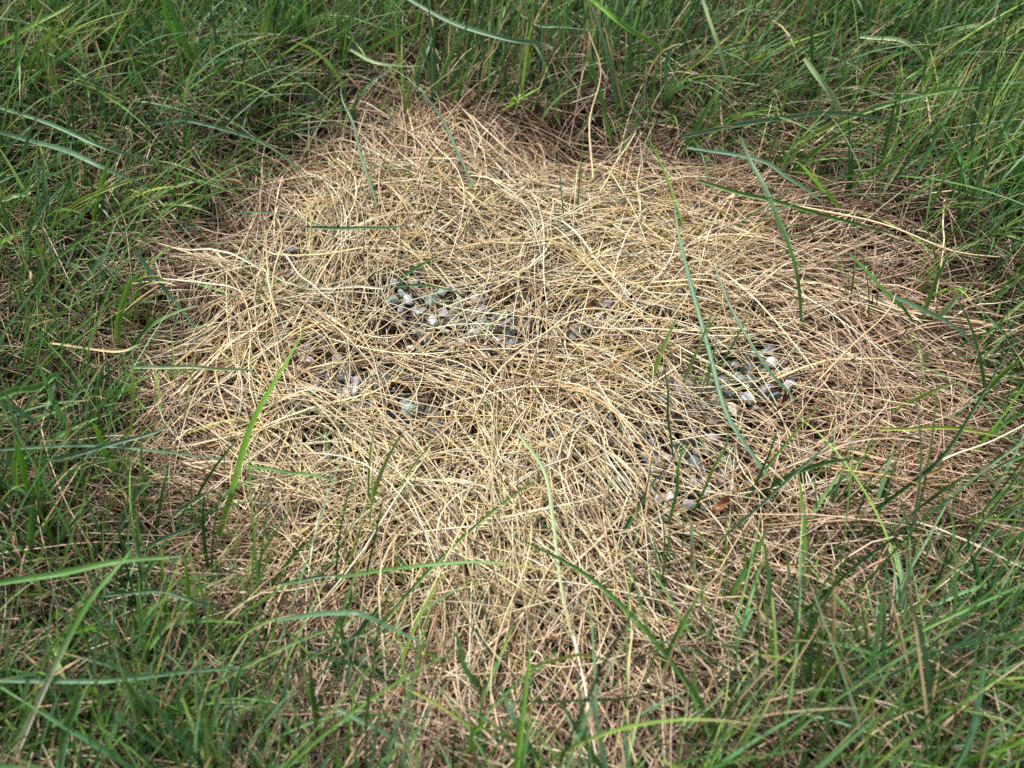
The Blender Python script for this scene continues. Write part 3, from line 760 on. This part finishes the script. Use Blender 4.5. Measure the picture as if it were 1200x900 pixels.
CL_A = 'in the stony gap left of the middle'
PEBBLES = [
 (465,333,13,'lilac','upright lilac pebble at the top left of the stony gap left of the middle'),
 (471,344,9,'green','small greenish pebble under the upright lilac one left of the middle'),
 (461,352,16,'green','large grey green pebble at the left end of the stony gap left of the middle'),
 (484,336,10,'white','small white pebble at the top of the stony gap left of the middle'),
 (478,352,12,'white','knobbly white pebble in the left half of the stony gap'),
 (471,363,9,'lilac','small lilac pebble below the knobbly white one, by the dark hole'),
 (491,345,11,'slate','dark green pebble right of the knobbly white one'),
 (504,351,13,'green','grey green pebble in the centre of the stony gap left of the middle'),
 (518,343,10,'green','small greenish pebble near the top of the stony gap, right half'),
 (532,337,13,'lilac','pale lilac pebble at the top right of the stony gap left of the middle'),
 (538,356,11,'grey','speckled grey pebble at the right end of the stony gap left of the middle'),
 (494,365,11,'green','pale green pebble beneath the centre of the stony gap'),
 (508,377,11,'white','bright white pebble at the bottom of the stony gap, beside a dark hole'),
 (520,367,8,'lilac','small lilac pebble just above the bright white one'),
 (554,393,15,'white','big bluish white pebble beside the rust red one at the centre left'),
 (558,404,10,'rust','rust red pebble touching the big bluish white one'),
 (493,391,9,'green','grey green pebble half buried in straw below the stony gap'),
 (502,398,12,'grey','flat grey pebble half buried in straw below the stony gap'),
 (483,408,9,'white','white speck of stone under straw, lower left of the stony gap'),
 (566,419,10,'cream','cream pebble under the straw below the rust red one'),
 (599,391,11,'slate','dark slate pebble right of the big bluish white one'),
 (601,403,13,'slate','darker slate pebble lowest at the right of the big bluish white one'),
 (582,399,10,'lilac','lilac pebble between the big bluish white one and the dark slates'),
 (565,363,9,'lilac','lilac pebble in straw above the big bluish white one'),
 (563,376,9,'grey','dull grey pebble in straw just above the big bluish white one'),
 (617,419,10,'mauve','brown mauve pebble under the lock of straw at the middle'),
 (571,409,12,'mauve','pinkish brown pebble right under the rust red one'),
 (343,293,12,'blue','round blue grey stone alone in the upper left straw'),
 (340,321,11,'lilac','lilac pebble below the round blue grey stone, upper left straw'),
 (360,350,10,'grey','grey pebble deep in the straw at the upper left'),
 (363,409,11,'lilac','lilac grey pebble just right of the lone bright blade'),
 (359,421,13,'white','pale angular pebble under the lilac grey one, right of the lone bright blade'),
 (348,432,9,'white','small white pebble touching the right side of the lone bright blade'),
 (315,450,10,'lilac','lilac pebble left of the lone bright blade'),
 (349,463,12,'slate','dark green pebble right of the lone bright blade, lowest of that group'),
 (373,392,10,'slate','slate pebble at the right of the tip of the lone bright blade'),
 (308,411,10,'slate','slate pebble in shadow left of the lone bright blade'),
 (366,457,11,'green','grey green pebble beside the dark green one, left straw'),
 (385,431,10,'green','green grey pebble in the straw to the right of the pale angular one'),
 (397,420,11,'lilac','dull lilac pebble deep in straw right of the lone bright blade'),
 (415,456,12,'white','white chip under a dark stone in the left part of the straw'),
 (417,448,12,'mauve','dark mauve stone over the white chip in the left part of the straw'),
 (430,474,12,'slate','slate pebble to the lower right of the white chip'),
 (478,472,11,'slate','slate pebble at the top of the green grey group under the straw'),
 (480,483,15,'green','large green grey pebble in the hole left of centre below the middle'),
 (490,509,14,'slate','slate blue pebble below the large green grey one'),
 (437,437,9,'grey','small grey pebble in straw between the white chip and the stony gap'),
 (384,536,11,'slate','slate pebble low in the left straw'),
 (386,556,9,'lilac','small lilac pebble lowest in the left straw'),
 (713,358,11,'mauve','mauve pebble right of centre, above the dark pebble'),
 (673,394,15,'slate','large dark pebble right of the middle under arched straw'),
 (716,492,11,'green','green grey pebble in the straw below the middle to the right'),
 (648,511,14,'slate','dark flat pebble under straw just below the middle'),
 (573,512,11,'lilac','lilac pebble under straw below the middle'),
 (795,455,12,'lilac','pale lilac pebble left of the long bluish blade'),
 (788,446,12,'slate','dark pebble above the pale lilac one, left of the long bluish blade'),
 (822,474,17,'mauve','large lilac brown stone at the right, left of the white pink one'),
 (860,481,15,'cream','big pinkish white pebble beside the end of the long bluish blade'),
 (853,463,12,'slate','dark pebble just above the big pinkish white one'),
 (900,411,16,'blue','blue grey pebble topmost of the right hand group'),
 (904,426,12,'white','pale pebble under the blue grey one in the right hand group'),
 (864,428,10,'lilac','lilac pebble at the left of the right hand group'),
 (871,431,9,'slate','slate pebble beside the lilac one at the left of the right hand group'),
 (868,442,12,'green','rounded pale green pebble in the right hand group'),
 (921,436,11,'lilac','lilac white pebble at the right of the right hand group'),
 (926,451,11,'white','white pebble at the far right of the right hand group'),
 (929,445,11,'slate','teal dark pebble behind the far right white one'),
 (899,456,13,'lilac','speckled lilac pebble at the bottom of the right hand group'),
 (877,467,12,'white','whitish pebble at the lower left of the right hand group'),
 (908,464,11,'slate','slate pebble lowest in the right hand group'),
 (836,515,13,'lilac','lilac pebble above the lower right group of pebbles'),
 (806,519,14,'slate','dark pebble left of the lilac one above the lower right group'),
 (815,544,16,'slate','large slate pebble in the upper part of the lower right group'),
 (814,565,11,'white','white flat pebble under the large slate one, lower right group'),
 (830,576,12,'green','slate green pebble at the right of the lower right group'),
 (768,586,14,'white','large knobbly white pebble in the lower right group'),
 (785,582,10,'white','small white pebble between the thin blades in the lower right group'),
 (782,598,11,'white','white pebble lowest of the white ones in the lower right group'),
 (771,606,12,'slate','dark slate pebble at the bottom of the lower right group'),
 (808,591,10,'lilac','pale pebble in the middle of the lower right group'),
 (763,552,10,'green','green pebble at the upper left of the lower right group'),
 (732,564,12,'slate','slate pebble at the far left of the lower right group'),
 (746,576,10,'grey','pale grey pebble left of the large knobbly white one'),
 (762,577,9,'lilac','small lilac pebble touching the upper left of the large knobbly white one'),
]
for i, (u, v, size, c, label) in enumerate(PEBBLES):
    r = np.random.default_rng(1000 + i)
    V, F = stone_verts(r)
    p = placed(u, v, 10.0 + r.uniform(-1, 1.5))
    rad = size * 0.66 * np.linalg.norm(p - cam_pos) / FPX
    col = lin(STONE_COL[c]) * math.exp(r.normal(0, .08))
    me = stone_mesh('pebble', V * rad, F, np.repeat(col[None], len(V), 0))
    o = new_obj('pebble', me); o.location = p
    tag(o, label, 'pebble', 'pebbles showing through the straw')

def gravel():
    Vs, Fs, Cs, off = [], [], [], 0
    cols = [lin(c) for c in STONE_COL.values()]
    r = np.random.default_rng(99)
    n = 0
    while n < 1500:
        k = r.integers(len(_st)) if r.uniform() < .8 else -1
        if k >= 0:
            p, rr = _st[k]; x, y = p[0] + r.normal(0, rr * 1.2), p[1] + r.normal(0, rr * 1.2)
        else:
            x, y = r.uniform(-.17, .2), r.uniform(-.13, .14)
            if patch_dist(np.array([x]), np.array([y]))[0] > -0.03: continue
        V, F = stone_verts(r)
        rad = r.uniform(.0011, .0036)
        z = float(terrain(np.array([x]), np.array([y]))[0]) + r.uniform(.0, .0075) * (1 if k >= 0 else 0.4)
        Vs.append(V * rad + np.array([x, y, z])); Fs.append(F + off); off += len(V)
        cc = cols[r.choice(9, p=[.08, .16, .22, .22, .06, .06, .1, .02, .08])] * .85
        Cs.append(np.repeat(cc[None], len(V), 0)); n += 1
    o = new_obj('gravel', stone_mesh('gravel', np.concatenate(Vs), np.concatenate(Fs), np.concatenate(Cs)))
    tag(o, 'small grey and white gravel lying under the straw of the bare patch', 'gravel', kind='stuff')
gravel()

# ------------------------------------------------------------------ dry leaves
def dry_leaf(label, u, v, ln, wd, ang, colour, h=15):
    n, m = 9, 4
    V = []
    c, s = math.cos(ang), math.sin(ang)
    for i in range(n):
        t = i / (n - 1)
        half = wd * math.sin(math.pi * min(t * .94 + .05, 1)) ** .8
        for j in range(m + 1):
            w = (j / m * 2 - 1)
            x = (t - .5) * ln; y = w * half * .8
            z = abs(w) ** 1.6 * half * .7 + .0012 * math.sin(t * 7 + w * 2) + .002 * t
            V.append((x * c - y * s, x * s + y * c, z))
    F = [(i * (m + 1) + j, (i + 1) * (m + 1) + j, (i + 1) * (m + 1) + j + 1, i * (m + 1) + j + 1) for i in range(n - 1) for j in range(m)]
    me = bpy.data.meshes.new('dry_leaf'); me.from_pydata(V, [], F)
    me.polygons.foreach_set('use_smooth', np.ones(len(F), bool))
    ca = me.color_attributes.new('tint', 'FLOAT_COLOR', 'POINT')
    ca.data.foreach_set('color', np.repeat(np.r_[lin(colour), 1][None], len(V), 0).astype(np.float32).ravel())
    at = me.attributes.new('across', 'FLOAT', 'POINT')
    at.data.foreach_set('value', np.tile(np.linspace(-1, 1, m + 1), n).astype(np.float32))
    o = new_obj('dry_leaf', me, M_straw); o.location = placed(u, v, h)
    tag(o, label, 'leaf')
dry_leaf('curled reddish brown dead leaf right of the lower right pebbles', 846, 594, .011, .0024, .6, (138, 92, 62), 12)
dry_leaf('tiny dark red shred of leaf under the right hand group of pebbles', 917, 474, .008, .0011, .8, (104, 58, 44), 20)
